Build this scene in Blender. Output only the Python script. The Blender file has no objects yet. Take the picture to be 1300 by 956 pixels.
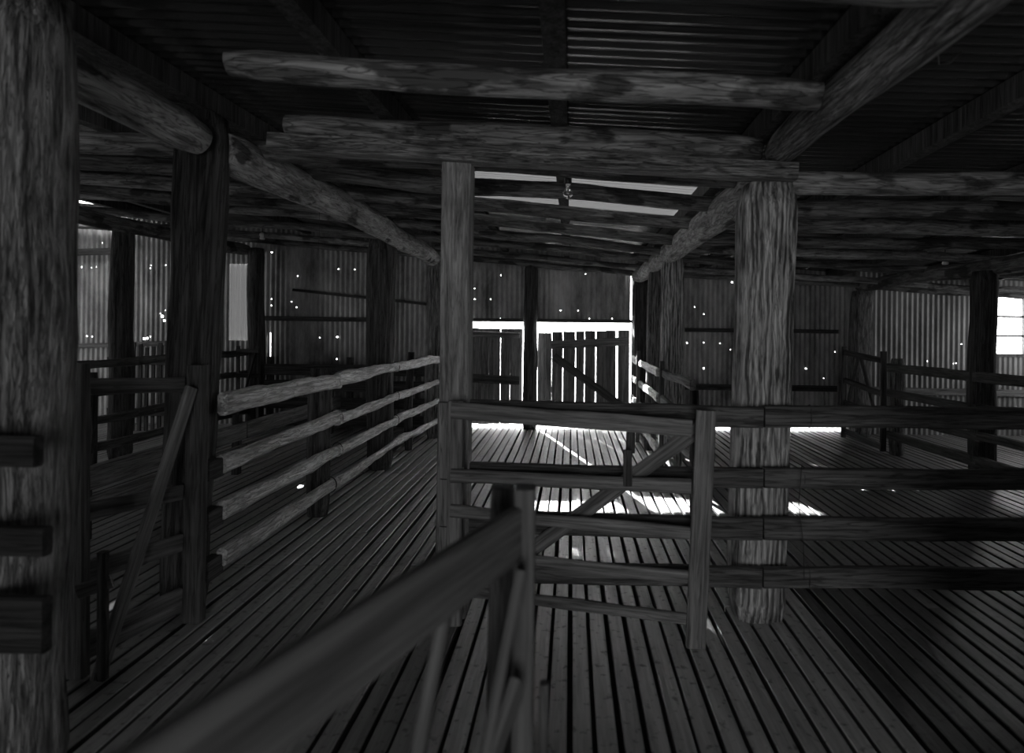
import bpy, math, random
from mathutils import Vector, Matrix, noise
random.seed(7)
C = bpy.context.scene.collection
F = 750.0; CX, CY = 725.0, 418.0; ROLL = 0.010; HC = 1.5

def px(u, v, Y):
    """pixel of the 1300x956 frame -> world point at depth Y"""
    du, dv = u-CX, v-CY
    c, s = math.cos(ROLL), math.sin(ROLL)
    a = du*c + dv*s; b = -du*s + dv*c
    return Vector((a*Y/F, Y, HC - b*Y/F))

# ------------------------------------------------------------ materials
def nt(m):
    m.use_nodes = True
    t = m.node_tree; t.nodes.clear()
    o = t.nodes.new('ShaderNodeOutputMaterial'); b = t.nodes.new('ShaderNodeBsdfPrincipled')
    t.links.new(b.outputs[0], o.inputs[0])
    return t, b, o
def grey(v): return (v, v, v, 1)
def timber(name, lo, hi, sc=(9, 9, .8), bump=.5, dist=.6, patch=0.0, patch_col=.03, rough=.85, fine=22, crack=.6, spec=.25, wave=0):
    m = bpy.data.materials.new(name); t, b, o = nt(m); N, L = t.nodes, t.links
    tc = N.new('ShaderNodeTexCoord'); oi = N.new('ShaderNodeObjectInfo')
    add = N.new('ShaderNodeVectorMath'); add.operation = 'ADD'
    mul = N.new('ShaderNodeVectorMath'); mul.operation = 'SCALE'; mul.inputs['Scale'].default_value = 37.0
    cmb = N.new('ShaderNodeCombineXYZ')
    for i in range(3): L.new(oi.outputs['Random'], cmb.inputs[i])
    L.new(cmb.outputs[0], mul.inputs[0]); L.new(tc.outputs['Object'], add.inputs[0]); L.new(mul.outputs[0], add.inputs[1])
    mp = N.new('ShaderNodeMapping'); mp.inputs['Scale'].default_value = sc
    L.new(add.outputs[0], mp.inputs[0])
    n1 = N.new('ShaderNodeTexNoise'); n1.inputs['Scale'].default_value = 1.6; n1.inputs['Detail'].default_value = 5
    n1.inputs['Distortion'].default_value = dist; n1.inputs['Roughness'].default_value = .65
    L.new(mp.outputs[0], n1.inputs[0])
    n2 = N.new('ShaderNodeTexNoise'); n2.inputs['Scale'].default_value = fine/6; n2.inputs['Detail'].default_value = 3
    L.new(mp.outputs[0], n2.inputs[0])
    mx = N.new('ShaderNodeMath'); mx.operation = 'MULTIPLY_ADD'; mx.inputs[1].default_value = .45
    L.new(n2.outputs[0], mx.inputs[0]); L.new(n1.outputs[0], mx.inputs[2])
    if wave:
        mw = N.new('ShaderNodeMapping'); mw.inputs['Scale'].default_value = (1, .6, .28); L.new(add.outputs[0], mw.inputs[0])
        wv = N.new('ShaderNodeTexWave'); wv.inputs['Scale'].default_value = 11; wv.inputs['Distortion'].default_value = 7.5
        wv.inputs['Detail'].default_value = 3; wv.inputs['Detail Scale'].default_value = 1.1; wv.inputs['Detail Roughness'].default_value = .55
        L.new(mw.outputs[0], wv.inputs[0])
        sw = N.new('ShaderNodeMath'); sw.operation = 'SUBTRACT'; sw.inputs[1].default_value = .5; L.new(wv.outputs['Fac'], sw.inputs[0])
        mv = N.new('ShaderNodeMath'); mv.operation = 'MULTIPLY_ADD'; mv.inputs[1].default_value = wave; L.new(sw.outputs[0], mv.inputs[0]); L.new(mx.outputs[0], mv.inputs[2])
        mx = mv
    cr = N.new('ShaderNodeValToRGB'); cr.color_ramp.elements[0].position = .56; cr.color_ramp.elements[1].position = .90
    cr.color_ramp.elements[0].color = grey(lo); cr.color_ramp.elements[1].color = grey(hi)
    L.new(mx.outputs[0], cr.inputs[0])
    col = cr.outputs[0]
    if patch > 0:   # remains of dark bark / grease, in patches of their own
        n3 = N.new('ShaderNodeTexNoise'); n3.inputs['Scale'].default_value = 2.2; n3.inputs['Detail'].default_value = 6
        mp2 = N.new('ShaderNodeMapping'); mp2.inputs['Scale'].default_value = (3, 3, 1.4)
        L.new(add.outputs[0], mp2.inputs[0]); L.new(mp2.outputs[0], n3.inputs[0])
        r3 = N.new('ShaderNodeValToRGB'); r3.color_ramp.elements[0].position = .62-patch*.25; r3.color_ramp.elements[1].position = .68-patch*.25
        L.new(n3.outputs[0], r3.inputs[0])
        mi = N.new('ShaderNodeMixRGB'); L.new(r3.outputs[0], mi.inputs[0]); L.new(col, mi.inputs[1]); mi.inputs[2].default_value = grey(patch_col)
        # keep a little grain in the dark patches
        col = mi.outputs[0]
    mc = N.new('ShaderNodeMapping'); mc.inputs['Scale'].default_value = (sc[0]*2.2, sc[1]*2.2, sc[2]*1.6)
    L.new(add.outputs[0], mc.inputs[0])
    nc = N.new('ShaderNodeTexNoise'); nc.inputs['Scale'].default_value = 2.0; nc.inputs['Detail'].default_value = 3; nc.inputs['Distortion'].default_value = dist
    L.new(mc.outputs[0], nc.inputs[0])
    sb = N.new('ShaderNodeMath'); sb.operation = 'SUBTRACT'; sb.inputs[1].default_value = .5; L.new(nc.outputs[0], sb.inputs[0])
    ab = N.new('ShaderNodeMath'); ab.operation = 'ABSOLUTE'; L.new(sb.outputs[0], ab.inputs[0])
    rc = N.new('ShaderNodeValToRGB'); rc.color_ramp.elements[0].position = .0; rc.color_ramp.elements[1].position = .055
    rc.color_ramp.elements[0].color = grey(1-crack); rc.color_ramp.elements[1].color = grey(1)
    L.new(ab.outputs[0], rc.inputs[0])
    mm = N.new('ShaderNodeMixRGB'); mm.blend_type = 'MULTIPLY'; mm.inputs[0].default_value = 1
    L.new(col, mm.inputs[1]); L.new(rc.outputs[0], mm.inputs[2]); col = mm.outputs[0]
    sm = N.new('ShaderNodeMath'); sm.operation = 'MULTIPLY_ADD'; sm.inputs[1].default_value = .8; L.new(rc.outputs[0], sm.inputs[0]); L.new(mx.outputs[0], sm.inputs[2])
    mx = sm
    L.new(col, b.inputs['Base Color']); b.inputs['Roughness'].default_value = rough
    b.inputs['Specular IOR Level'].default_value = spec
    bp = N.new('ShaderNodeBump'); bp.inputs['Strength'].default_value = bump; bp.inputs['Distance'].default_value = .02
    L.new(mx.outputs[0], bp.inputs['Height']); L.new(bp.outputs[0], b.inputs['Normal'])
    return m
def iron(name, lo, hi, metal=.35, rough=.5, scl=1.4, stretch=(1, 1, .35)):
    m = bpy.data.materials.new(name); t, b, o = nt(m); N, L = t.nodes, t.links
    tc = N.new('ShaderNodeTexCoord'); mp = N.new('ShaderNodeMapping'); mp.inputs['Scale'].default_value = stretch
    L.new(tc.outputs['Object'], mp.inputs[0])
    n1 = N.new('ShaderNodeTexNoise'); n1.inputs['Scale'].default_value = scl; n1.inputs['Detail'].default_value = 8; n1.inputs['Roughness'].default_value = .7
    L.new(mp.outputs[0], n1.inputs[0])
    cr = N.new('ShaderNodeValToRGB'); cr.color_ramp.elements[0].position = .35; cr.color_ramp.elements[1].position = .68
    cr.color_ramp.elements[0].color = grey(lo); cr.color_ramp.elements[1].color = grey(hi)
    L.new(n1.outputs[0], cr.inputs[0]); L.new(cr.outputs[0], b.inputs['Base Color'])
    b.inputs['Metallic'].default_value = metal; b.inputs['Roughness'].default_value = rough
    return m
def plain(name, v, rough=.6, metal=0):
    m = bpy.data.materials.new(name); t, b, o = nt(m)
    b.inputs['Base Color'].default_value = grey(v); b.inputs['Roughness'].default_value = rough; b.inputs['Metallic'].default_value = metal
    return m
M = {
 'post': timber('weathered_post_timber', .05, .36, (17, 17, 1.5), .9, 1.6, crack=.45, wave=.08),
 'pale': timber('pale_swirling_timber', .10, .62, (13, 13, 1.3), .9, 1.2, crack=.35, wave=.22),
 'dpost': timber('dark_post_timber', .018, .12, (12, 12, .7), .7, .8),
 'log': timber('peeled_log', .10, .42, (8, 8, 1.2), .6, .8, patch=.22, patch_col=.08),
 'girder': timber('pale_log', .16, .50, (8, 8, 1.5), .6, 1.0, patch=.05, patch_col=.06),
 'rafter': timber('dark_pole', .05, .24, (9, 9, 1.0), .6, .8, patch=.3, patch_col=.05),
 'sawn': timber('sawn_board', .12, .30, (14, 14, .7), .35, .4),
 'dsawn': timber('dark_sawn_board', .035, .12, (14, 14, .7), .35, .4),
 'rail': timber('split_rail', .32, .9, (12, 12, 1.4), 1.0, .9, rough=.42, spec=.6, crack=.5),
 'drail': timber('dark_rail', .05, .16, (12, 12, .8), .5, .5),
 'fgate': timber('smoke_dark_gate_timber', .07, .15, (12, 12, .6), .3, .4, crack=.3),
 'gate': timber('gate_timber', .10, .30, (16, 16, .7), .4, .4, crack=.4),
 'cpost': timber('centre_post_timber', .14, .42, (16, 16, 1.2), .5, 1.0, crack=.4),
 'door': timber('door_plank', .10, .28, (14, 14, .6), .5, .5),
 'wall': iron('wall_iron', .10, .62, .1, .55, 2.2),
 'wall_r': iron('wall_iron_pale', .14, .50, .25, .5, 1.6),
 'roof': iron('roof_iron', .12, .30, .85, .19, .8, (.4, 1, 1)),
 'wire': plain('rusty_wire', .05, .5, .6),
 'ceramic': plain('white_ceramic', .75, .3),
 'tar': timber('tar_black_rail', .012, .04, (12, 12, .8), .4, .4),
 'black': plain('black_bakelite', .02, .4),
 'earth': plain('pale_dry_earth', .35, .95),
 'soil': plain('dark_soil', .05, 1),
}
# floor slats: greasy worn timber with dark specks; board tone varies at random, shade of the side bays painted in
def floor_mat():
    m = bpy.data.materials.new('grating_slats'); t, b, o = nt(m); N, L = t.nodes, t.links
    tc = N.new('ShaderNodeTexCoord'); mp = N.new('ShaderNodeMapping'); mp.inputs['Scale'].default_value = (22, 1.3, 10)
    L.new(tc.outputs['Object'], mp.inputs[0])
    n1 = N.new('ShaderNodeTexNoise'); n1.inputs['Scale'].default_value = 1.5; n1.inputs['Detail'].default_value = 7; n1.inputs['Roughness'].default_value = .7
    L.new(mp.outputs[0], n1.inputs[0])
    n2 = N.new('ShaderNodeTexNoise'); n2.inputs['Scale'].default_value = 26; n2.inputs['Detail'].default_value = 4
    L.new(tc.outputs['Object'], n2.inputs[0])
    cr = N.new('ShaderNodeValToRGB'); cr.color_ramp.elements[0].position = .3; cr.color_ramp.elements[1].position = .72
    cr.color_ramp.elements[0].color = grey(.27); cr.color_ramp.elements[1].color = grey(.60)
    L.new(n1.outputs[0], cr.inputs[0])
    r2 = N.new('ShaderNodeValToRGB'); r2.color_ramp.elements[0].position = .30; r2.color_ramp.elements[1].position = .42
    r2.color_ramp.elements[0].color = grey(.35); r2.color_ramp.elements[1].color = grey(1)
    L.new(n2.outputs[0], r2.inputs[0])
    mi = N.new('ShaderNodeMixRGB'); mi.blend_type = 'MULTIPLY'; mi.inputs[0].default_value = 1
    L.new(cr.outputs[0], mi.inputs[1]); L.new(r2.outputs[0], mi.inputs[2])
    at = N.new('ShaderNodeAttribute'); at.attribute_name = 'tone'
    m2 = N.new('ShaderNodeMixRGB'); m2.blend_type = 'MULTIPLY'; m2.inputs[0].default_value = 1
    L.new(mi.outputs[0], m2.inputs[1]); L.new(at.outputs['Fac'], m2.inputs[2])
    L.new(m2.outputs[0], b.inputs['Base Color']); b.inputs['Roughness'].default_value = .38; b.inputs['Specular IOR Level'].default_value = .6
    bp = N.new('ShaderNodeBump'); bp.inputs['Strength'].default_value = .5; bp.inputs['Distance'].default_value = .01
    L.new(n1.outputs[0], bp.inputs['Height']); L.new(bp.outputs[0], b.inputs['Normal'])
    return m
M['floor'] = floor_mat()
def fibre(name, tr):
    m = bpy.data.materials.new(name); m.use_nodes = True; t = m.node_tree; t.nodes.clear()
    o = t.nodes.new('ShaderNodeOutputMaterial'); a = t.nodes.new('ShaderNodeBsdfTranslucent'); d = t.nodes.new('ShaderNodeBsdfDiffuse')
    a.inputs[0].default_value = grey(tr); d.inputs[0].default_value = grey(.4)
    mx = t.nodes.new('ShaderNodeMixShader'); mx.inputs[0].default_value = .5
    t.links.new(a.outputs[0], mx.inputs[1]); t.links.new(d.outputs[0], mx.inputs[2]); t.links.new(mx.outputs[0], o.inputs[0])
    return m
M['fibre'] = fibre('translucent_fibreglass', .012); M['skylight'] = fibre('grimy_fibreglass', .021)
def glass():
    m = bpy.data.materials.new('clear_glass'); t, b, o = nt(m)
    b.inputs['Base Color'].default_value = grey(1); b.inputs['Roughness'].default_value = .03; b.inputs['Transmission Weight'].default_value = 1; b.inputs['IOR'].default_value = 1.3
    return m
M['glass'] = glass()
def paneglass():
    m = bpy.data.materials.new('dusty_window_glass'); m.use_nodes = True; t = m.node_tree; t.nodes.clear()
    o = t.nodes.new('ShaderNodeOutputMaterial'); a = t.nodes.new('ShaderNodeBsdfTransparent'); d = t.nodes.new('ShaderNodeBsdfTranslucent')
    a.inputs[0].default_value = grey(.9); d.inputs[0].default_value = grey(.6)
    mx = t.nodes.new('ShaderNodeMixShader'); mx.inputs[0].default_value = .35
    t.links.new(a.outputs[0], mx.inputs[1]); t.links.new(d.outputs[0], mx.inputs[2]); t.links.new(mx.outputs[0], o.inputs[0])
    return m
M['pane'] = paneglass()

# ------------------------------------------------------------ object helpers
def mesh_obj(name, verts, faces, mat, parent=None, smooth=False, matrix=None):
    me = bpy.data.meshes.new(name); me.from_pydata([tuple(v) for v in verts], [], faces); me.validate(); me.update()
    me.materials.append(mat)
    if smooth: me.polygons.foreach_set('use_smooth', [True]*len(me.polygons))
    o = bpy.data.objects.new(name, me); C.objects.link(o)
    mw = matrix or Matrix()
    if parent is not None:
        o.parent = parent; mw = Matrix.Translation(parent.location).inverted() @ mw
    o.matrix_basis = mw
    return o
def tag(o, label=None, cat=None, group=None, kind=None):
    if label: o['label'] = label
    if cat: o['category'] = cat
    if group: o['group'] = group
    if kind: o['kind'] = kind
    return o
def thing(name, loc, label, cat, group=None):
    o = bpy.data.objects.new(name, None); o.empty_display_size = .1; C.objects.link(o); o.location = Vector(loc)
    return tag(o, label, cat, group)
def frame_of(p0, p1, up=None):
    p0, p1 = Vector(p0), Vector(p1); z = (p1-p0); L = z.length; z.normalize()
    u = Vector(up) if up else (Vector((0, 0, 1)) if abs(z.z) < .9 else Vector((0, 1, 0)))
    y = (u - z*u.dot(z)).normalized(); x = y.cross(z)
    m = Matrix((x, y, z)).transposed().to_4x4(); m.translation = p0
    return m, L
def log(name, p0, p1, r0, r1, mat, parent=None, wob=.012, bend=.0, n=20, sq=0.0, lump=.05, cap_r=.85, seg=None, up=None):
    """a round or hewn pole: rings along local Z; sq>0 squares it off"""
    m, L = frame_of(p0, p1, up); sd = random.random()*100
    S = seg or max(6, int(L/.12)); V = []; Fc = []
    bd = random.uniform(-1, 1)
    for i in range(S+1):
        t = i/S; z = t*L; r = r0+(r1-r0)*t
        e = 1.0
        if i == 0 or i == S: e = cap_r
        cx = wob*noise.noise(Vector((z*.9, sd, 0)))*2 + bend*math.sin(math.pi*t)*bd
        cy = wob*noise.noise(Vector((z*.9, sd+9, 4)))*2
        for k in range(n):
            a = 2*math.pi*k/n; c, s = math.cos(a), math.sin(a)
            q = 1.0
            if sq: q = (1-sq) + sq*min(1/max(abs(c), 1e-6), 1/max(abs(s), 1e-6))*.93
            rr = r*q*e*(1+lump*2*noise.noise(Vector((c*1.2+sd, s*1.2, z*2.2))) + lump*noise.noise(Vector((c*4+sd, s*4, z*4))))
            V.append((cx+rr*c, cy+rr*s, z))
    for i in range(S):
        for k in range(n):
            a = i*n+k; b = i*n+(k+1) % n; Fc.append((a, b, b+n, a+n))
    Fc.append(tuple(range(n))[::-1]); Fc.append(tuple(range(S*n, S*n+n)))
    o = mesh_obj(name, V, Fc, mat, parent, True, m)
    for p in o.data.polygons[-2:]: p.use_smooth = False
    return o
def beam(name, p0, p1, w, h, mat, parent=None, wob=.004, edge=.0, up=None, bev=.006, seg=None, taper=1.0):
    """a sawn or split timber: w across, h along 'up'"""
    m, L = frame_of(p0, p1, up); sd = random.random()*100
    S = seg or max(2, int(L/.10)) if (wob or edge) else 1
    b = min(bev, w*.3, h*.3); V = []; Fc = []
    prof = []
    for sx, sy in ((1, 1), (-1, 1), (-1, -1), (1, -1)):
        A = (sx*(w/2), sy*(h/2-b)); B = (sx*(w/2-b), sy*(h/2))
        prof += [A, B] if sx*sy > 0 else [B, A]
    nb = len(prof)
    for i in range(S+1):
        t = i/S; z = t*L; k = 1+(taper-1)*t
        cx = wob*2*noise.noise(Vector((z*.8, sd, 0))); cy = wob*2*noise.noise(Vector((z*.8, sd+7, 0)))
        up_e = edge*2*noise.noise(Vector((z*2.3, sd+20, 0))) + edge*noise.noise(Vector((z*7, sd+21, 0)))
        dn_e = edge*2*noise.noise(Vector((z*2.3, sd+40, 0))) + edge*noise.noise(Vector((z*7, sd+41, 0)))
        fx = edge*noise.noise(Vector((z*4, sd+60, 0)))
        for (x, y) in prof:
            V.append((cx+x*k+(fx if x > 0 else -fx), cy+y*k+(up_e if y > 0 else dn_e), z))
    for i in range(S):
        for k in range(nb):
            a = i*nb+k; c = i*nb+(k+1) % nb; Fc.append((a, c, c+nb, a+nb))
    Fc.append(tuple(range(nb))[::-1]); Fc.append(tuple(range(S*nb, S*nb+nb)))
    return mesh_obj(name, V, Fc, mat, parent, False, m)
def tube(name, pts, r, mat, parent=None, n=8, closed=False):
    P = [Vector(p) for p in pts]; V = []; Fc = []; K = len(P)
    for i, p in enumerate(P):
        a = P[(i-1) % K] if (closed or i > 0) else P[0]; b = P[(i+1) % K] if (closed or i < K-1) else P[-1]
        d = (b-a).normalized(); u = Vector((0, 0, 1)) if abs(d.z) < .9 else Vector((1, 0, 0))
        x = d.cross(u).normalized(); y = d.cross(x)
        for k in range(n):
            an = 2*math.pi*k/n; V.append(p + x*r*math.cos(an) + y*r*math.sin(an))
    R = K if closed else K-1
    for i in range(R):
        for k in range(n):
            a = i*n+k; b = i*n+(k+1) % n; j = ((i+1) % K)*n
            Fc.append((a, b, j+(k+1) % n, j+k))
    if not closed:
        Fc.append(tuple(range(n))[::-1]); Fc.append(tuple(range((K-1)*n, K*n)))
    return mesh_obj(name, V, Fc, mat, parent, True)
def ring(name, c, axis, rx, rz, r, mat, parent):
    ax = Vector(axis).normalized(); u = Vector((0, 0, 1)) if abs(ax.z) < .9 else Vector((0, 1, 0))
    x = ax.cross(u).normalized(); y = x.cross(ax)
    return tube(name, [Vector(c)+x*rx*math.cos(2*math.pi*k/20)+y*rz*math.sin(2*math.pi*k/20) for k in range(20)], r, mat, parent, 6, True)
def lathe(name, prof, c, mat, parent=None, n=24):
    V = []; Fc = []
    for r, z in prof:
        for k in range(n):
            a = 2*math.pi*k/n; V.append((r*math.cos(a), r*math.sin(a), z))
    for i in range(len(prof)-1):
        for k in range(n):
            a = i*n+k; b = i*n+(k+1) % n; Fc.append((a, b, b+n, a+n))
    return mesh_obj(name, V, Fc, mat, parent, True, Matrix.Translation(Vector(c)))

# ------------------------------------------------------------ setting
XL, XR, YF, YB, YB2 = -9.6, 7.8, -3.6, 9.05, 8.7
def slope(Y): t = min(1, max(0, (Y-2.6)/3.0)); return .036+(.082-.036)*t
def slope_r(Y): t = min(1, max(0, (Y-5.5)/3.5)); return .015+.05*t
def roof_z(X, Y): return 2.70 - slope(Y)*min(X, 1.1) - slope_r(Y)*max(0, X-1.1)
def wall_top(x): return roof_z(x, YB) + .01
# floor slats
V, Fc, T = [], [], []
x = XL; pitch = .0925; i = 0
joints = [YF, -1.1, 2.0, 3.72, 6.1, YB+.05]
while x < XR:
    off = random.choice([0, 0, 0, .6, -.5])
    js = [YF] + [j+random.choice([0, 0, 0, off])*(1 if 3 < j < 8 else 0) for j in joints[1:-1]] + [YB+.06]
    for j in range(len(js)-1):
        y0, y1 = js[j]+.003, js[j+1]-.003
        gap = .019+random.uniform(-.004, .004); jx = random.uniform(-.003, .003); dz = random.uniform(-.004, .002)
        w = pitch-gap
        xa, xb = x+jx, x+jx+w; b = .004; k = len(V); tone = random.uniform(.78, 1.15)*(.26 if (x > 1.25 and y0 < 3) else .6 if x > 1.25 else .66 if x < -.62 else 1.15)  # boards outside the centre aisle darkened, light falloff put into their tone
        ys = [y0, (y0+y1)/2, y1]
        for y in ys:
            jj = random.uniform(-.002, .002)
            V += [(xa+jj, y, dz-.035), (xa+jj, y, dz-b), (xa+b+jj, y, dz), (xb-b+jj, y, dz), (xb+jj, y, dz-b), (xb+jj, y, dz-.035)]
        for s in range(2):
            a = k+6*s
            for q in range(5): Fc.append((a+q, a+q+1, a+q+7, a+q+6)); T.append(tone*(.2 if q in (0, 4) else 1.0))   # slat sides darkened: shade of the gaps painted in
        Fc.append((k, k+5, k+4, k+3, k+2, k+1)); T.append(tone); Fc.append((k+12, k+13, k+14, k+15, k+16, k+17)); T.append(tone)
    x += pitch
fl = mesh_obj('floor', V, Fc, M['floor']); tag(fl, 'grey slatted timber grating floor of the shearing shed', kind='structure')
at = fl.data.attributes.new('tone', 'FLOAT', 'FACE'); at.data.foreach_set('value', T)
# joists under the slats
for k, y in enumerate([-2.4, -1.1, .4, 2.0, 3.72, 5.0, 6.1, 7.6, 8.9]):
    tag(beam('floor_joist', (XL, y, -.10), (XR, y, -.10), .07, .12, M['dsawn'], wob=0), 'dark joist under the slatted floor', 'joist', 'floor joists under the slats')
def box(name, a, b, mat, parent=None):
    x0, y0, z0 = a; x1, y1, z1 = b
    V = [(x0, y0, z0), (x1, y0, z0), (x1, y1, z0), (x0, y1, z0), (x0, y0, z1), (x1, y0, z1), (x1, y1, z1), (x0, y1, z1)]
    return mesh_obj(name, V, [(3, 2, 1, 0), (4, 5, 6, 7), (0, 1, 5, 4), (1, 2, 6, 5), (2, 3, 7, 6), (3, 0, 4, 7)], mat, parent)
tag(box('floor_subsoil', (XL, YF, -.95), (XR, YB-.02, -.80), M['soil']), 'dark soil under the floor', kind='structure')
tag(box('ground', (-60, YB+.02, -1.0), (60, 90, -.8), M['earth']), 'pale dry ground outside the shed', kind='structure')

def corrugated(name, u0, u1, zb, ztop, place, mat, cuts=(), holes=(), amp=.0095, zrows=()):
    """ridges upright; u runs along the wall, place(u, z, d) -> point; cuts (u0,u1,z0,z1); holes (u,z,hw,hh)"""
    st = .0762/7; U = []; u = u0
    while u < u1: U.append(u); u += st
    U.append(u1)
    Z = {zb, 2.0}
    for z in zrows: Z.add(z)
    for c in cuts: Z.add(c[2]); Z.add(c[3])
    for h in holes: Z.add(round(h[1]-h[3], 4)); Z.add(round(h[1]+h[3], 4))
    z = zb+.35
    while z < 3.9: Z.add(round(z, 3)); z += .35
    Z = sorted(Z); top_n = len(Z)
    V = []; Fc = []; nz = len(Z)
    for u in U:
        d = amp*math.sin(2*math.pi*u/.0762) ; zt = ztop(u)
        sw = .006*noise.noise(Vector((u*1.3, 0, 3)))
        for z in Z: V.append(place(u, min(z, zt), d+sw+.008*noise.noise(Vector((u*.7, z*.8, 1)))))
    for i in range(len(U)-1):
        um = (U[i]+U[i+1])/2; zt = ztop(um)
        for j in range(nz-1):
            if Z[j] >= zt-.001: continue
            zm = (Z[j]+Z[j+1])/2
            if any(c[0] < um < c[1] and c[2]-1e-6 < zm < c[3]+1e-6 for c in cuts): continue
            if any(abs(um-h[0]) < h[2] and abs(zm-h[1]) < h[3]+1e-6 for h in holes): continue
            a = i*nz+j; Fc.append((a, a+nz, a+nz+1, a+1))
    return mesh_obj(name, V, Fc, mat, None, True)
H = []
def hp(sc, ox, oy, pts, Y, hw=.008, hh=.009):
    for p in pts:
        w = px(ox+p[0]/sc, oy+p[1]/sc, Y); q = p[2] if len(p) > 2 else 1
        q *= .72; H.append((w.x, w.z, max(.0056, hw*q), hh*q))
hp(3.677, 280, 260, [(240, 222, 1.3), (360, 332), (550, 300), (625, 302), (240, 440), (240, 470), (332, 452), (357, 478), (463, 620), (545, 617, 1.3), (543, 720, 1.3), (237, 782, 1.3), (308, 780, 1.3), (492, 790)], YB)
hp(3.677, 550, 280, [(317, 256), (194, 317), (194, 367), (268, 367), (177, 450), (315, 458), (595, 420), (675, 420), (728, 458), (835, 458), (598, 462), (1219, 404), (1262, 437), (1186, 570), (1262, 570), (1262, 688, 1.2), (712, 250, .7)], YB)
hp(2.889, 850, 280, [(147, 208), (230, 226), (510, 232), (92, 317), (65, 450), (185, 450), (223, 473), (500, 543, 1.3), (606, 482, 1.2), (563, 578), (125, 543, 1.3)], YB)
hp(3.677, 0, 220, [(383, 360, 1.3), (455, 360, 1.3), (380, 437, 1.3), (448, 437), (425, 440), (518, 437, 1.3), (480, 325), (705, 430), (700, 443), (772, 428), (335, 757, 1.8), (407, 760, 1.2), (432, 762), (672, 772, 2.2), (690, 770, 2.0), (702, 762), (758, 668, 2.6), (765, 688, 2), (747, 655), (770, 640)], YB)
back = lambda u, z, d: (u, YB+d, z)
cuts = [(-1.54, .93, -.03, 1.60), (.905, .925, 1.6, 2.40), (2.0, 4.15, -.01, .03), (-5.25, -4.93, 1.28, 2.45),
        (-4.60, -4.589, .95, 1.4)]
w = corrugated('wall_back', XL, 4.3, -.85, wall_top, back, M['wall'], cuts, H); tag(w, 'back wall of dull corrugated iron', kind='structure')
H = []
hp(2.889, 850, 280, [(946, 516, 1.4), (907, 534, 1.2), (1050, 523), (1040, 525, .7), (1072, 453, .7)], YB2)
wx0, wx1 = px(1262, 400, YB2).x, px(1300, 400, YB2).x
wz0, wz1 = px(1278, 449, YB2).z, px(1278, 378, YB2).z
w = corrugated('wall_right_bay', 4.2, XR, -.85, lambda u: roof_z(u, YB2)+.01, lambda u, z, d: (u, YB2+d, z), M['wall_r'], [(wx0, wx1, wz0, wz1)], H); tag(w, 'paler corrugated iron wall of the right bay, with the window', kind='structure')
w = corrugated('wall_jog', YB2, YB+.06, -.85, lambda u: wall_top(4.2), lambda u, z, d: (4.2+d*.3, u, z), M['wall']); tag(w, kind='structure')
# left / right / front walls, with openings added for light, then panelled over
w = corrugated('wall_left', YF, YB, -.85, lambda u: roof_z(XL, u)+.05, lambda u, z, d: (XL+d, u, z), M['wall'], [(6.2, 7.4, .9, 2.1), (-1, 1.6, .05, 2.1)]); tag(w, 'left end wall of corrugated iron', kind='structure')
w = corrugated('wall_right', YF, YB2, -.85, lambda u: roof_z(XR, u)+.05, lambda u, z, d: (XR+d, u, z), M['wall'], [(6.2, 8.0, .8, 1.9)]); tag(w, 'right end wall of corrugated iron', kind='structure')
w = corrugated('wall_front', XL, XR, -.85, lambda u: roof_z(u, YF)+.05, lambda u, z, d: (u, YF+d, z), M['wall'], [(-.9, 1.1, .0, 2.0)]); tag(w, 'wall behind the viewpoint with an added wide opening, closed by a panel', kind='structure')
for nm_, a_, b_ in (('light_block_4', (XL-.04, 6.1, .8), (XL-.03, 7.5, 2.2)), ('light_block_5', (XL-.04, -1.1, 0), (XL-.03, 1.7, 2.2)),
                    ('light_block_6', (XR+.03, 6.0, .7), (XR+.04, 8.1, 2.0)), ('light_block_7', (-1.0, YF-.04, -.05), (1.2, YF-.03, 2.1))):
    tag(box(nm_, a_, b_, M['skylight']), 'unseen panel added to block sky light at an opening in the wall', kind='structure')  # panels added out of view, keeping the bright sky out of the openings
# translucent sheet
V, Fc = [], []; n = 0; u = -5.44
while u < -4.90:
    d = .014*math.sin(2*math.pi*u/.0762); V += [(u, YB+.02+d, 1.24), (u, YB+.02+d, 2.5)]; n += 1; u += .0762/7
for i in range(n-1): Fc.append((2*i, 2*i+2, 2*i+3, 2*i+1))
tag(mesh_obj('window_2', V, Fc, M['fibre'], None, True), 'pale translucent corrugated sheet let into the back wall', kind='structure')
# ceiling
SKY0, SKY1 = 4.15, 5.75
V, Fc = [], []
st = .0762/7; Ys = []; y = YF-.1
while y < YB+.35: Ys.append(y); y += st
rh = px(97, 259, 8.3); rh_z = 3.25
hx, hy = (97-CX)*(rh_z-HC)*F/(CY-6.3-259)/F, (rh_z-HC)*F/(CY-6.3-259)
Xs = sorted([XL-.3, -8.6, -7.6, hx-.2, hx+.2, -6, -5, -4, -3, -2, -.95, 0, 1.0, 2, 3, 4, 5, 6, 7, XR+.3])
for y in Ys:
    for X in Xs:
        V.append((X, y, roof_z(X, y) + .0095*math.sin(2*math.pi*y/.0762) + .006*noise.noise(Vector((X*.5, y*1.5, 0)))))
nx = len(Xs)
for i in range(len(Ys)-1):
    for j in range(nx-1):
        xm = (Xs[j]+Xs[j+1])/2
        if abs(xm-hx) < .05 and abs(Ys[i]-hy) < .16: continue
        if -.95 < xm < 1.0 and SKY0 < Ys[i] < SKY1: continue
        a = i*nx+j; Fc.append((a, a+1, a+1+nx, a+nx))
tag(mesh_obj('ceiling', V, Fc, M['roof'], None, True), 'underside of the corrugated iron roof', kind='structure')

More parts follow.
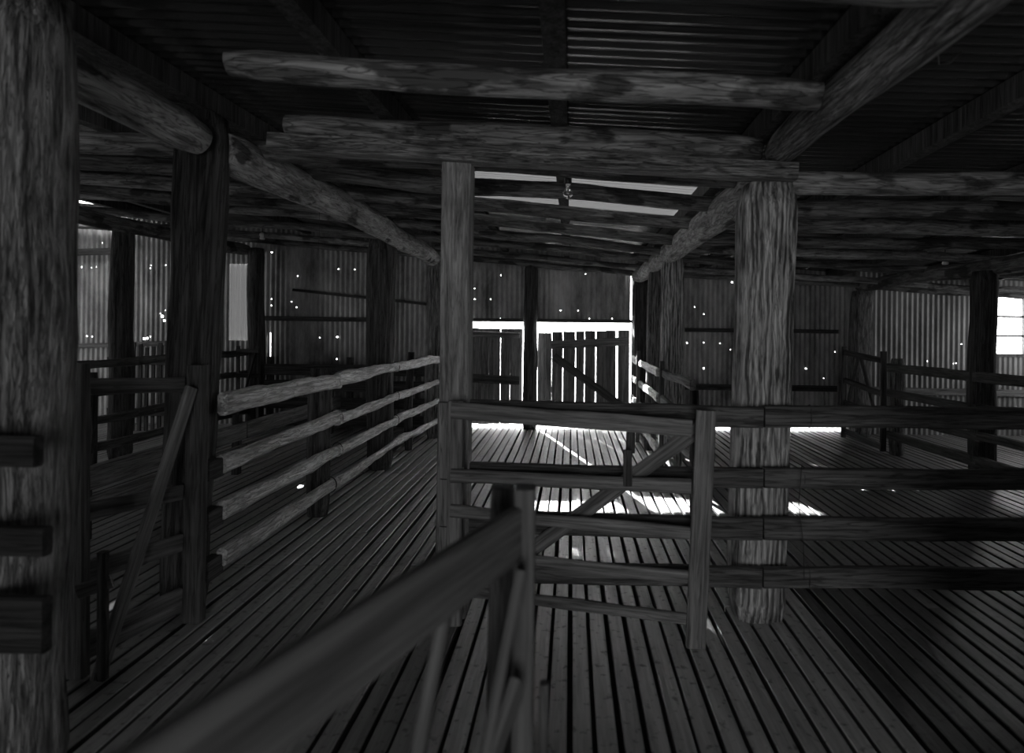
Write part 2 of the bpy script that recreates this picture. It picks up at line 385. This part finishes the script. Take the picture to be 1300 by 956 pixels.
V, Fc = [], []; n = 0; y = SKY0-.15
while y < SKY1+.20:
    for X in (-.97, 1.02): V.append((X, y, roof_z(X, y)+.012+.0095*math.sin(2*math.pi*y/.0762)))
    n += 1; y += st
for i in range(n-1): Fc.append((2*i, 2*i+1, 2*i+3, 2*i+2))
tag(mesh_obj('window_3', V, Fc, M['skylight'], None, True), 'lighter translucent sheet in the roof above the bulb', kind='structure')
# girts on the walls
def girt(p0, p1, h, label, mat='dsawn'):
    return tag(beam('wall_girt', p0, p1, .045, h, M[mat], wob=.004), label, 'wall batten', 'battens nailed across the iron walls')
yb = YB-.045
girt(px(330, 404, yb), px(470, 406, yb), .07, 'long dark batten across the back wall left of the tall middle post')
girt(px(372, 368, yb), px(541, 386, yb), .04, 'thin sloping batten high on the back wall behind the tall middle post')
girt(px(870, 419, yb), px(1064, 421, yb), .06, 'upper dark batten on the back wall right of the doors')
girt(px(870, 491, yb), px(1062, 494, yb), .09, 'lower dark batten on the back wall right of the doors')
girt(px(40, 322, yb), px(146, 319, yb), .10, 'topmost batten on the far left part of the back wall')
girt(px(40, 440, yb), px(215, 436, yb), .07, 'low batten on the far left part of the back wall', 'sawn')
girt(px(1096, 495, YB2-.045), px(1310, 500, YB2-.045), .10, 'pale batten along the right bay wall under the window', 'sawn')

# window in the right bay
wn = tag(box('window_1', (wx0-.05, YB2-.05, wz0-.05), (wx1+.05, YB2+.03, wz0), M['sawn']), 'small bright window with three panes in the right bay', kind='structure')
beam('window_frame', (wx0-.025, YB2-.01, wz1+.025), (wx1+.05, YB2-.01, wz1+.025), .07, .05, M['sawn'], wn, wob=0)
beam('window_frame', (wx0-.02, YB2-.01, wz0), (wx0-.02, YB2-.01, wz1), .04, .07, M['sawn'], wn, wob=0)
beam('window_frame', (wx1+.0, YB2-.01, wz0), (wx1+.0, YB2-.01, wz1), .04, .07, M['dsawn'], wn, wob=0)
for v in (402.0, 426.5):
    z = px(1278, v, YB2).z
    beam('window_bar', (wx0, YB2, z), (wx1, YB2, z), .03, .03, M['dsawn'], wn, wob=0)
box('window_pane', (wx0, YB2+.012, wz0), (wx1, YB2+.015, wz1), M['pane'], wn)

# ------------------------------------------------------------ the back doors
def plank(name, x0, x1, z0, z1, y, mat, parent, lean=0, th=.025):
    b = .003; V = []; S = 8; sd = random.random()*50
    for i in range(S+1):
        z = z0+(z1-z0)*i/S; l = lean*i/S; e1 = .005*noise.noise(Vector((z*3, sd, 0))); e2 = .005*noise.noise(Vector((z*3, sd+5, 0)))
        V += [(x0+l+e1, y, z), (x1+l+e2, y, z), (x1+l+e2, y+th, z), (x0+l+e1, y+th, z)]
    Fc = [(0, 1, 2, 3)[::-1], tuple(range(4*S, 4*S+4))]
    for i in range(S):
        for k in range(4): a = 4*i+k; c = 4*i+(k+1) % 4; Fc.append((a, c, c+4, a+4))
    return mesh_obj(name, V, Fc, mat, parent)
s9 = F/YB
gx = [683, 701, 715, 731, 742.5, 756.7, 770.3, 784, 799.5]
gw = [0, .004, .009, .010, .008, .014, .009, .018, 0]
d1 = tag(thing('door_1', (.2, YB, 0), 'plank door leaf on the right of the back doorway, daylight between its boards', None), kind='structure')
for i in range(8):
    xa = (gx[i]-CX)/s9 + gw[i]/2; xb = (gx[i+1]-CX)/s9 - gw[i+1]/2
    plank('plank', xa, xb, random.uniform(.03, .06), 1.45+.05*(i/7)+random.uniform(-.012, .012), YB-.01, M['door'], d1, lean=(-.02 if i in (6,) else 0))
beam('ledge', px(700, 438, YB-.03), px(797, 433, YB-.03), .035, .13, M['door'], d1)
beam('brace', px(703, 452, YB-.035), px(788, 515, YB-.035), .035, .12, M['dsawn'], d1)
beam('ledge', (-.45, YB-.03, .22), (.85, YB-.03, .22), .035, .13, M['door'], d1)
d2 = tag(thing('door_2', (-1.1, YB, 0), 'plank door leaf on the left of the back doorway', None), kind='structure')
gx = [596, 608, 621, 635.7, 648, 663.5]; gw = [0, .001, .001, .007, .001, 0]
for i in range(5):
    plank('plank', (gx[i]-CX)/s9+gw[i]/2, (gx[i+1]-CX)/s9-gw[i+1]/2, random.uniform(.03, .05), 1.50+random.uniform(-.006, .006), YB-.01, M['door'], d2)
beam('ledge', px(600, 480, YB-.03), px(660, 483, YB-.03), .035, .13, M['dsawn'], d2)
beam('ledge', px(600, 424, YB-.03), px(660, 426, YB-.03), .035, .09, M['door'], d2)
tag(beam('trim_1', (-1.56, YB-.03, 1.63), (.93, YB-.03, 1.63), .04, .05, M['dsawn'], wob=.001), 'door lintel strip', kind='structure')

# ------------------------------------------------------------ posts
def post(p, top, r0, r1, mat, label, sq=.2, lean=0, wob=.012, lump=.05, group='posts that carry the roof', dx=0):
    return tag(log('roof_post', (p[0], p[1], -.02), (p[0]+dx, p[1], top), r0, r1, M[mat], sq=sq, wob=wob, lump=lump, n=24), label, 'post', group)
post((-1.775, 1.9), 2.55, .142, .138, 'post', 'huge rough post at the left edge of the picture, nearest of all', sq=.1)
post((-2.05, 3.15), 2.62, .098, .115, 'dpost', 'dark tall post with squared sides at the near end of the lit rail fence', sq=.5, wob=.006, dx=.09)
post((-2.02, 6.3), 2.42, .13, .155, 'dpost', 'tall middle post halfway along the lit rail fence', sq=.2)
post((-1.86, 8.1), 2.42, .10, .095, 'post', 'slim tall post at the far end of the lit rail fence', sq=.2)
post((1.0, 3.16), 2.27, .147, .147, 'pale', 'thick pale post with swirling grain right of the central gate', sq=.55, dx=.03, wob=.006, lump=.03)
post((1.07, 6.3), 2.28, .125, .12, 'pale', 'pale square post under the right log girder behind the gate', sq=.6)
post((1.06, 8.85), 2.24, .15, .15, 'dpost', 'dark broad post at the right jamb of the back doors', sq=.5)
post((1.0, 7.4), 2.30, .075, .09, 'post', 'narrow leaning post just left of the pale square post', sq=.3, dx=.06)
post((-.61, 8.9), 2.50, .11, .10, 'dpost', 'round dark post between the two leaves of the back doors', sq=0)
post((-5.02, 6.6), 2.60, .12, .11, 'dpost', 'round post in the left bay seen between the two nearest left posts', sq=.0)
post((-4.70, 8.8), 2.66, .12, .11, 'dpost', 'crooked post by the pale translucent sheet in the left bay', sq=.1, wob=.03)
post((4.22, 8.6), 2.10, .14, .14, 'post', 'grey post in the back corner of the right bay', sq=.6)
post((4.12, 5.9), 2.12, .12, .115, 'dpost', 'round dark post in the right bay left of the window', sq=.1)
# sawn centre post (two pieces wired together)
cp = thing('centre_post', (-.6, 3.1, 0), 'square sawn post under the crossbeam that the central gate hangs on', 'post')
a, b = px(561.5, 205, 3.05).x, px(597.5, 205, 3.05).x
beam('upright', ((a+b)/2-.004, 3.12, 0), ((a+b)/2, 3.12, 2.36), b-a, .15, M['cpost'], cp, wob=.003, edge=.002, up=(0, 1, 0))
beam('packing_piece', (a+.03, 3.02, 0), (a+.036, 3.02, 1.12), .07, .05, M['sawn'], cp, wob=.002, up=(0, 1, 0))
for v in (608, 668): ring('wire_tie', (a+.045, 3.05, px(570, v, 3.0).z), (0, 0, 1), .052, .062, .0025, M['wire'], cp)

# ------------------------------------------------------------ girders, crossbeam, ties
tag(log('log_girder', (-1.89, 3.2, 2.47), (-1.87, 9.0, 2.46), .118, .105, M['girder'], wob=.035, lump=.05), 'pale crooked log girder running from the dark left post to the back wall', 'girder', 'log girders running front to back')
tag(log('log_girder', (-1.88, -3.4, 2.46), (-1.90, 2.98, 2.475), .12, .095, M['girder'], wob=.02), 'near left log girder whose round end stops at the dark left post', 'girder', 'log girders running front to back')
tag(log('log_girder', (1.07, 3.25, 2.34), (1.0, 9.0, 2.30), .118, .10, M['girder'], wob=.012, lump=.018), 'pale log girder running from the thick right post to the back doors', 'girder', 'log girders running front to back')
tag(log('log_girder', (1.12, -3.4, 2.50), (1.08, 3.12, 2.44), .10, .085, M['post'], wob=.02), 'long log girder overhead coming from the top right to the thick post', 'girder', 'log girders running front to back')
tag(log('log_girder', (-5.0, -3.4, 2.60), (-4.95, 8.98, 2.62), .075, .085, M['rafter'], wob=.03), 'dark crooked log girder of the left bay', 'girder', 'log girders running front to back')
tag(log('log_girder', (4.2, -3.4, 2.25), (4.2, 8.6, 2.16), .085, .085, M['rafter'], wob=.03), 'dark log girder of the right bay left of the window', 'girder', 'log girders running front to back')
cb0, cb1 = px(345, 182, 3.05), px(1009, 220, 3.05)
tag(beam('crossbeam', cb0, cb1, .11, .088, M['post'], wob=.003, edge=.002), 'sawn crossbeam from the left girder over the centre post to the thick right post', 'beam')
def rafter(p0, p1, r0, r1, mat, label, wob=.02, lump=.07):
    return tag(log('log_rafter', p0, p1, r0, r1, M[mat], wob=wob, lump=lump, n=16), label, 'rafter', 'pole rafters under the roof')
rafter(px(292, 82, 2.36), px(1040, 121, 2.36), .055, .062, 'log', 'peeled log tie nearest the viewer, high across the middle bay', .012)
rafter(px(365, 158, 3.2), px(965, 190, 3.2), .066, .064, 'log', 'peeled log lying directly on the sawn crossbeam', .010)
hs = [(189, .05), (159, .048), (137, .045), (119.5, .05), (106, .045), (93, .045), (81.5, .042), (73, .045)]
nm = ['first', 'second', 'third', 'fourth', 'fifth', 'sixth', 'seventh', 'last']
for i, (h, r) in enumerate(hs):
    Y = .88*F/h; r *= 1.25 if i < 3 else 1.0
    if i == 7: Y = 8.86
    sl = slope(Y); zc = 2.38+r
    mt = 'rafter' if i not in (5, 6, 7) else 'rafter'
    rafter((-1.88, Y, zc+1.88*sl+.02), (1.35, Y, zc-1.35*sl), r*1.05, r*.9, mt, 'dark pole rafter over the middle bay, %s beyond the crossbeam' % nm[i] if i < 7 else 'pole rafter over the middle bay against the back wall, above the doors')
    up_ = .10 if i == 4 else 0
    rafter((-9.4, Y+random.uniform(-.05, .05), zc+9.4*sl*.9+up_), (-2.0, Y, zc+2.0*sl+up_*.3), r*1.1, r, 'rafter' if i % 2 else 'log', 'pole rafter over the left bay, %s beyond the dark left post' % nm[i])
    yr = min(Y, 8.62); s2 = slope_r(yr)
    rafter((1.2, yr-.12, 2.30+r), (7.6, yr-.1, 2.30+r-6.4*s2), r*1.05, r, 'rafter' if i % 2 else 'log', 'pole rafter over the right bay, %s beyond the thick right post' % nm[i])
Y = 1.62
rafter((-1.7, Y, 2.60), (1.0, Y, 2.445), .06, .06, 'rafter', 'log tie that just shows at the top edge of the picture')
for k, X in enumerate([-8.8, -7.8, -6.3, -5.5, -4.0, -3.0, -2.0, -1.0, -.075, 1.02, 1.98, 2.95, 3.9, 4.9, 5.9, 6.9]):
    lab = {8: 'roof purlin in the middle of the picture above the bulb', 7: 'roof purlin left of the middle one, from the top edge', 9: 'roof purlin right of the middle one, next to the overhead girder', 10: 'roof purlin of the right bay, nearest the overhead girder'}.get(k)
    segs = [(YF, 2.6), (2.6, 5.6), (5.6, YB-.1)]
    V = []; Fc = []; n = 0; w_, h_ = .085, .11
    for y in (YF, 0, 2.6, 4.1, 5.6, YB-.08):
        zt = roof_z(X, y)-.012
        V += [(X-w_/2, y, zt-h_), (X+w_/2, y, zt-h_), (X+w_/2, y, zt), (X-w_/2, y, zt)]; n += 1
    Fc = [(0, 1, 2, 3), tuple(4*(n-1)+q for q in (3, 2, 1, 0))]
    for i in range(n-1):
        for q in range(4): a = 4*i+q; c = 4*i+(q+1) % 4; Fc.append((a, a+4, c+4, c))
    side = 'left' if X < 0 else 'right'
    if not lab:
        lab = 'sawn roof purlin high in the %s bay, %s counting outwards from its girder' % (side, ['first', 'second', 'third', 'fourth', 'fifth', 'sixth', 'seventh', 'eighth'][(6-k) if X < 0 else k-10])
    tag(mesh_obj('roof_purlin', V, Fc, M['dsawn']), lab, 'purlin', 'sawn purlins under the iron')

# ------------------------------------------------------------ lit rail fence on the left
fx = lambda Y: -1.87 + .0 if Y < 3.3 else -1.87-.02*min(1, (Y-3.3)/1.5) + .09*max(0, (Y-6.3)/1.8)
fen = thing('rail_fence', (-1.9, 4.7, 0), 'rail fence of four pale split rails running back along the left aisle', 'fence')
hts = [(1.075, .115), (.76, .092), (.50, .095), (.25, .085)]
bays = [(3.18, 4.80), (4.76, 6.36), (6.36, 8.02)]
for ri, (z, h) in enumerate(hts):
    for bi, (y0, y1) in enumerate(bays):
        j = random.uniform(-.012, .012)
        hh = h*(1.08, .95, .86)[bi]
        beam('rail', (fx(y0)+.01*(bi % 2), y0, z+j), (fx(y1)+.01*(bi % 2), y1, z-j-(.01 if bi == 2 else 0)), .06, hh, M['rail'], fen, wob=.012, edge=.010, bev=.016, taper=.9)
for z in (.74, .48, .22): beam('cleat', (-1.90, 3.06, z), (-1.90, 3.19, z), .07, .10, M['dsawn'], fen, wob=.001)
log('post', (-1.995, 4.72, 0), (-1.985, 4.72, 1.17), .09, .085, M['dpost'], fen, sq=.2)
log('post', (-1.98, 7.25, 0), (-1.96, 7.25, 1.20), .05, .045, M['dpost'], fen, sq=.2)
ring('wire_tie', (-1.90, 4.68, .25), (0, 1, 0), .055, .062, .005, M['wire'], fen)
for z in (.50, .76): ring('wire_tie', (-1.89, 4.80, z), (0, 1, 0), .045, .06, .003, M['wire'], fen)
for z in (.50, .76, 1.07): ring('wire_tie', (-1.885, 6.36, z), (0, 1, 0), .045, .06, .003, M['wire'], fen)
# continuation beyond the slim far post
fe = thing('rail_fence', (-1.72, 8.5, 0), 'stub of pale rails between the slim far post and the back wall', 'fence')
beam('post', (-1.72, 8.15, 0), (-1.72, 8.15, 1.12), .05, .05, M['drail'], fe, up=(0, 1, 0))
for z in (1.05, .8, .55, .3): beam('rail', (-1.74, 8.1, z), (-1.66, 8.95, z-.02), .04, .07, M['rail'], fe, wob=.005, edge=.004)

# ------------------------------------------------------------ left gate (small, by the big left post)
lg = thing('small_gate', (-2.1, 2.5, 0), 'small timber gate with a diagonal brace between the two nearest left posts', 'gate')
g0 = Vector((-2.085, 2.5, 0)); g1 = Vector((-1.965, 2.99, 0))
def LG(t, z): v = g0.lerp(g1, t); v.z = z; return v
beam('stile', LG(.02, .005), LG(0, 1.335), .08, .045, M['gate'], lg, up=(0, 1, 0), wob=.002)
for za, zb_, h in ((1.235, 1.20, .072), (.70, .655, .075), (.44, .40, .085), (.12, .11, .12)):
    beam('rail', LG(0, za), LG(1, zb_), .03, h, M['gate'], lg, wob=.003)
beam('brace', px(124, 862, 2.50), px(243, 492, 2.92), .025, .075, M['gate'], lg, wob=.003)
bl = thing('timber_stop', (-1.95, 2.45, 0), 'low stub of timber with a short board at the foot of the small left gate', 'timber')
beam('stake', px(130, 862, 2.49), px(131, 700, 2.49), .035, .035, M['dsawn'], bl, up=(0, 1, 0))
beam('board', px(98, 752, 2.46), px(142, 737, 2.50), .02, .06, M['gate'], bl)
# gate post beside dark left post: dark squared jamb
tag(beam('gate_jamb', (-1.90, 3.0, 0), (-1.885, 3.0, 1.30), .085, .06, M['dsawn'], up=(0, 1, 0)), 'dark jamb fixed to the near end of the lit rail fence', 'jamb')
# rails running off the big left post
nf = thing('rail_fence', (-2.3, 1.72, 0), 'short dark rails crossing the huge left post at the left edge', 'fence')
for v, h in ((572, .088), (687, .082), (792, .16)):
    z = px(20, v, 1.7).z
    beam('rail', (-2.9, 1.70, z+.01), (-1.53 if v < 600 else -1.50, 1.70, z), .035, h, M['tar'], nf, wob=.002)

# ------------------------------------------------------------ right front fence
rf = thing('rail_fence', (1.0, 2.97, 0), 'dark four rail fence crossing in front of the thick pale post to the right edge', 'fence')
for z, h in ((1.075, .105), (.765, .098), (.515, .108), (.27, .10)):
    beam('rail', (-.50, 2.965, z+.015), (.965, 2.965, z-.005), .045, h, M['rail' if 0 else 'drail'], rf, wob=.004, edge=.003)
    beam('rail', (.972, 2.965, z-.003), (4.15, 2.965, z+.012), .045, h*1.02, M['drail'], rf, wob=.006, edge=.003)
beam('post', (3.9, 3.06, 0), (3.9, 3.06, 1.2), .13, .13, M['dsawn'], rf, up=(0, 1, 0))
for z, xx in ((.765, 1.17), (1.075, 1.2), (.27, 1.2)): ring('wire_tie', (xx, 2.965, z), (1, 0, 0), .03, .058, .002, M['wire'], rf)
tube('hanging_wire', [px(1018, 590, 2.9), px(1014, 640, 2.9), px(1020, 690, 2.9), px(1021, 735, 2.9)], .002, M['wire'], rf)

# ------------------------------------------------------------ central gate
cg = thing('timber_gate', (0, 2.86, 0), 'five rail timber gate standing shut in the middle of the picture', 'gate')
ga = Vector((-.56, 2.90, 0)); gb = Vector((.60, 2.80, 0))
def CG(t, z, dy=0): v = ga.lerp(gb, t); v.z = z; v.y += dy; return v
gr = [(1.095, 1.035, .082), (.775, .760, .066), (.600, .540, .060), (.395, .325, .062), (.215, .130, .050)]
for zl, zr, h in gr:
    beam('rail', CG(-.02, zl), CG(.98, zr), .028, h, M['gate'], cg, wob=.004, edge=.0035)
beam('end_stile', (.600, 2.775, .012), (.638, 2.775, 1.125), .092, .035, M['gate'], cg, up=(0, 1, 0), wob=.002)
beam('hinge_stile', (-.565, 2.93, .03), (-.565, 2.93, 1.14), .075, .04, M['gate'], cg, up=(0, 1, 0), wob=.002)
beam('brace', px(668, 703, 2.925), px(893, 540, 2.86), .028, .072, M['gate'], cg, wob=.002)
beam('batten', px(797, 617, 2.80), px(797, 571, 2.80), .042, .02, M['dsawn'], cg, up=(0, 1, 0), wob=.001)
beam('batten', px(800, 575, 2.89), px(801, 527, 2.89), .044, .02, M['dsawn'], cg, up=(0, 1, 0), wob=.001)

# ------------------------------------------------------------ foreground gate, close to the lens
fg = thing('hurdle_gate', (-.1, 1.25, 0), 'open timber gate close to the lens, its top board slanting up from the bottom edge', 'gate')
A = Vector((-.62, .05, 0)); B = Vector((-.115, 1.25, 0))
def FG(t, z, s=0):
    v = A.lerp(B, t); v.z = z; n_ = Vector(((B-A).y, -(B-A).x, 0)).normalized(); return v + n_*s
beam('top_board', FG(0, 1.04), FG(1, 1.062), .03, .115, M['fgate'], fg, wob=.002)
beam('board', FG(0, .55), FG(1, .55), .03, .10, M['fgate'], fg, wob=.002)
beam('board', FG(0, .2), FG(1, .2), .03, .10, M['fgate'], fg, wob=.002)
beam('stile', (-.097, 1.28, .02), (-.096, 1.28, 1.158), .044, .06, M['fgate'], fg, up=(0, 1, 0), wob=.001)
beam('brace', FG(.985, 1.00, .026), FG(.70, .20, .026), .020, .085, M['fgate'], fg, wob=.001)
beam('batten', FG(.84, 1.00, -.026), FG(.70, .50, -.026), .022, .05, M['fgate'], fg, wob=.001)
beam('brace', FG(.72, .50, .03), FG(.97, .78, .03), .022, .05, M['fgate'], fg, wob=.001)
tag(log('gate_post', (-.165, 1.46, 0), (-.165, 1.46, 1.11), .036, .032, M['dpost'], sq=.4, wob=.003), 'small dark post just behind the stile of the gate close to the lens', 'post')
tag(beam('floor_bolt', (-.055, 1.30, .0), (-.05, 1.30, .72), .02, .025, M['dsawn'], up=(0, 1, 0)), 'thin upright beside the foot of the gate close to the lens', 'bolt')

# ------------------------------------------------------------ right aisle fence behind the gate
ra = thing('rail_fence', (1.0, 5.5, 0), 'rail fence on the right of the centre aisle, running to the back doors', 'fence')
for z in (1.06, .78, .50, .24):
    beam('rail', (.93, 6.25, z), (.92, 8.8, z), .05, .085, M['rail'], ra, wob=.01, edge=.008, bev=.014)
    beam('rail', (.98, 4.72, z), (.96, 6.22, z), .05, .085, M['gate'], ra, wob=.01, edge=.008, bev=.014)
log('post', (1.0, 4.72, 0), (1.0, 4.72, 1.02), .04, .04, M['dpost'], ra, sq=.3)
beam('post', (.90, 7.9, 0), (.90, 7.9, 1.22), .05, .05, M['sawn'], ra, up=(0, 1, 0))
beam('post', (.94, 6.1, 0), (.94, 6.1, 1.18), .05, .05, M['drail'], ra, up=(0, 1, 0))

# ------------------------------------------------------------ right bay: far gate and slanting fence
rg = thing('small_gate', (4.0, 8.4, 0), 'dark little gate with crossed braces against the back corner of the right bay', 'gate')
for va, vb in ((447, 458), (482, 501), (510, 529), (546, 569)):
    beam('rail', px(1070, va, 8.35), px(1122, vb, 7.35), .03, .075, M['dsawn'], rg)
a, b = px(1122, 446, 7.35), px(1122, 446, 7.35); a.z = .02
beam('stile', a, b, .07, .04, M['dsawn'], rg, up=(0, 1, 0))
a = px(1072, 440, 8.3); b = a.copy(); a.z = .02
beam('stile', a, b, .06, .04, M['dsawn'], rg, up=(0, 1, 0))
beam('brace', px(1090, 452, 8.0), px(1077, 508, 8.2), .03, .05, M['dsawn'], rg)
beam('brace', px(1092, 452, 7.95), px(1110, 520, 7.6), .03, .05, M['dsawn'], rg)
sf = thing('rail_fence', (4.0, 6.5, 0), 'four rail fence slanting towards the viewer through the right bay', 'fence')
pz = px(1142, 455, 7.2)
log('post', (pz.x, 7.25, 0), (pz.x, 7.25, 1.18), .085, .08, M['post'], sf, sq=.3)
for z, h in ((1.07, .10), (.76, .09), (.49, .08), (.24, .10)):
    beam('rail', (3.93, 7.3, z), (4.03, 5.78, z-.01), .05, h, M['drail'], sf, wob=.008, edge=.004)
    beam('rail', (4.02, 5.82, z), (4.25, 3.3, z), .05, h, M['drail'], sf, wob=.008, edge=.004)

# ------------------------------------------------------------ left bay: fences
lf = thing('rail_fence', (-4.9, 6.5, 0), 'dark rail fence deep in the left bay behind the small gate', 'fence')
for z in (1.10, .80, .52, .24):
    beam('rail', (-4.85, 4.0, z), (-4.85, 6.6, z), .05, .09, M['drail'], lf, wob=.01, edge=.006)
    beam('rail', (-4.84, 6.6, z), (-4.80, 8.75, z), .05, .09, M['drail'], lf, wob=.01, edge=.006)
log('post', (-4.78, 5.9, 0), (-4.78, 5.9, 1.02), .05, .045, M['dpost'], lf)
pk = thing('picket_fence', (-5.9, 8.2, 0), 'upright slatted pen side in the left bay, light showing between its slats', 'fence')
for i in range(14):
    X = -6.35+i*.092
    beam('picket', (X, 8.2, .03), (X+.01, 8.2, 1.22+random.uniform(-.05, .06)), .055, .02, M['dsawn'], pk, up=(0, 1, 0), wob=.002)
for z in (.3, 1.0): beam('rail', (-6.4, 8.17, z), (-5.1, 8.17, z), .03, .10, M['dsawn'], pk)
sg = thing('small_gate', (-4.5, 8.3, 0), 'small dark gate standing before the pale translucent sheet in the left bay', 'gate')
for X in (-4.70, -4.42): beam('stile', (X, 8.35, .02), (X, 8.35, 1.22), .05, .03, M['dsawn'], sg, up=(0, 1, 0))
for z in (1.15, .80, .45, .12): beam('rail', (-4.72, 8.33, z), (-4.40, 8.33, z), .02, .06, M['dsawn'], sg)
beam('brace', (-4.69, 8.31, .15), (-4.44, 8.31, 1.12), .02, .05, M['dsawn'], sg)
pf = thing('board_fence', (-3.3, 5.5, 0), 'low fence of wide grey boards seen between the pale rails on the left', 'fence')
for z, h in ((.44, .17), (.22, .17)):
    beam('board', (-3.32, 3.9, z), (-3.30, 6.0, z), .03, h, M['sawn'], pf, wob=.004)
    beam('board', (-3.30, 6.02, z), (-3.28, 8.4, z), .03, h, M['sawn'], pf, wob=.004)
for y in (4.1, 5.98, 8.3): beam('post', (-3.37, y, 0), (-3.37, y, .60), .07, .07, M['dsawn'], pf, up=(0, 1, 0))
cf = thing('board_fence', (-3.2, 8.45, 0), 'dark close boarded pen front below the corrugated back wall on the left', 'fence')
for z in (.15, .40, .65, .88): beam('board', (-4.4, 8.5, z), (-2.1, 8.5, z), .03, .16, M['dsawn'], cf)
for X in (-4.35, -3.2, -2.2): beam('post', (X, 8.56, 0), (X, 8.56, 1.06), .08, .08, M['dsawn'], cf, up=(0, 1, 0))

for X, y1, lab in ((1.36, 1.65, 'unseen board screen added beside the viewer on the right to shade the floor'), (-1.32, -.9, 'unseen board screen added beside the viewer on the left to shade the floor')):
    bf = thing('board_fence', (X, -1.0, 0), lab, 'fence')  # screens added out of view to keep light off the side floor
    for q in range(6): beam('board', (X, -3.45, .12+q*.2), (X, y1, .12+q*.2), .03, .19, M['dsawn'], bf, wob=.002)
    for y in (-3.3, -2.2, y1-.1): beam('post', (X+(.06 if X > 0 else -.06), y, 0), (X+(.06 if X > 0 else -.06), y, 1.3), .08, .08, M['dsawn'], bf, up=(0, 1, 0), wob=.002)
# ------------------------------------------------------------ bulb and insulators
bp_ = px(721, 241, 3.72)
lb = thing('light_bulb', bp_, 'bare clear light bulb hanging from the roof timbers above the centre', 'light bulb')
R_ = .031
prof = [(.0005, -.055)]+[(R_*math.sin(math.radians(a)), -.024-R_*math.cos(math.radians(a))) for a in range(15, 130, 12)]+[(.017, .008), (.013, .02), (.013, .028)]
ge = lathe('glass_envelope', prof, bp_, M['glass'], lb)
lathe('cap', [(.0, .022), (.0135, .022), (.0135, .045), (.0, .045)], bp_, M['ceramic'], lb)
lathe('lamp_holder', [(.0, .036), (.02, .036), (.024, .05), (.022, .085), (.012, .10), (.0, .10)], bp_, M['black'], lb)
fs = lathe('filament_stem', [(.0, -.02), (.005, -.02), (.004, .02), (.0, .02)], bp_, M['ceramic'], lb, 8)
fs.parent = ge
tube('flex', [bp_+Vector((0, 0, .095)), bp_+Vector((0, .01, .16)), bp_+Vector((-.005, .0, .26))], .004, M['black'], lb)
ip = [(.0, .0), (.02, .0), (.024, .012), (.018, .022), (.026, .034), (.026, .05), (.012, .062), (.0, .063)]
for (u, v, Y), lab in (((1200, 336, 6.4), 'white ceramic insulator on the girder of the right bay'), ((333, 304, 8.1), 'white ceramic insulator under the rafters of the left bay')):
    c = px(u, v, Y); t = thing('ceramic_insulator', c, lab, 'insulator')
    lathe('insulator_body', [(r*1.4, z*1.5) for r, z in ip], c, M['ceramic'], t)
    tube('pin', [c+Vector((0, 0, .09)), c+Vector((0, 0, .17))], .006, M['wire'], t)
tag(tube('fencing_wire', [px(1120, 50, 2.2), px(1160, 36, 2.2), px(1190, 48, 2.2), px(1192, 82, 2.2), px(1205, 80, 2.2), px(1220, 66, 2.2)], .003, M['wire']), 'crooked end of fencing wire hanging from the overhead right girder', 'wire')
tag(tube('hanging_string', [px(405, 262, 4.6), px(406, 285, 4.6), px(404, 318, 4.6)], .0015, M['wire']), 'string hanging from the pale left girder', 'string')

# ------------------------------------------------------------ light
world = bpy.data.worlds.new('sky'); bpy.context.scene.world = world; world.use_nodes = True
bg = world.node_tree.nodes['Background']; bg.inputs[0].default_value = (1, 1, 1, 1); bg.inputs[1].default_value = 12
def light(name, kind, loc, energy, direction, **k):
    d = bpy.data.lights.new(name, kind); d.energy = energy
    for a, v in k.items(): setattr(d, a, v)
    o = bpy.data.objects.new(name, d); C.objects.link(o); o.location = loc
    o.rotation_euler = Vector(direction).to_track_quat('-Z', 'Y').to_euler()
    return o
light('sun', 'SUN', (0, 30, 10), 45, (.30, -1, -.385), angle=.009)
light('rear_fill', 'AREA', (.1, YF+.05, 1.0), 62, (0, 1, 0), shape='RECTANGLE', size=2.0, size_y=2.0)  # fill lamp added behind the viewpoint, inside the closed front opening
light('left_far_fill', 'AREA', (XL+.05, 6.8, 1.5), 32, (1, 0, 0), shape='RECTANGLE', size=1.2, size_y=1.2)  # added fill lamp that brightens the far left wall
light('left_near_fill', 'AREA', (XL+.05, .3, 1.07), 30, (1, 0, 0), shape='RECTANGLE', size=2.6, size_y=2.0)  # added fill lamp for the left sides of the near posts
light('right_fill', 'AREA', (XR-.05, 7.1, 1.35), 22, (-1, 0, 0), shape='RECTANGLE', size=1.8, size_y=1.1)  # added fill lamp for the aisle faces of the left rails

# ------------------------------------------------------------ camera
cam = bpy.data.cameras.new('camera'); co = bpy.data.objects.new('camera', cam); C.objects.link(co)
cam.sensor_width = 36; cam.sensor_fit = 'HORIZONTAL'; cam.lens = 36*F/1300
cam.shift_x = -(CX-650)/1300; cam.shift_y = -(478-CY)/1300
co.location = (0, 0, HC)
co.rotation_euler = (Matrix.Rotation(math.pi/2, 3, 'X') @ Matrix.Rotation(ROLL, 3, 'Z')).to_euler()
cam.clip_start = .02; cam.clip_end = 300
cam.dof.use_dof = True; cam.dof.focus_distance = 5.0; cam.dof.aperture_fstop = 1.7
S = bpy.context.scene; S.camera = co
S.view_settings.view_transform = 'Standard'; S.view_settings.look = 'None'; S.view_settings.exposure = 0.3; S.view_settings.gamma = 1
S.view_settings.use_curve_mapping = False
S.cycles.max_bounces = 10; S.cycles.diffuse_bounces = 5; S.cycles.sample_clamp_indirect = 4
S.cycles.use_denoising = True
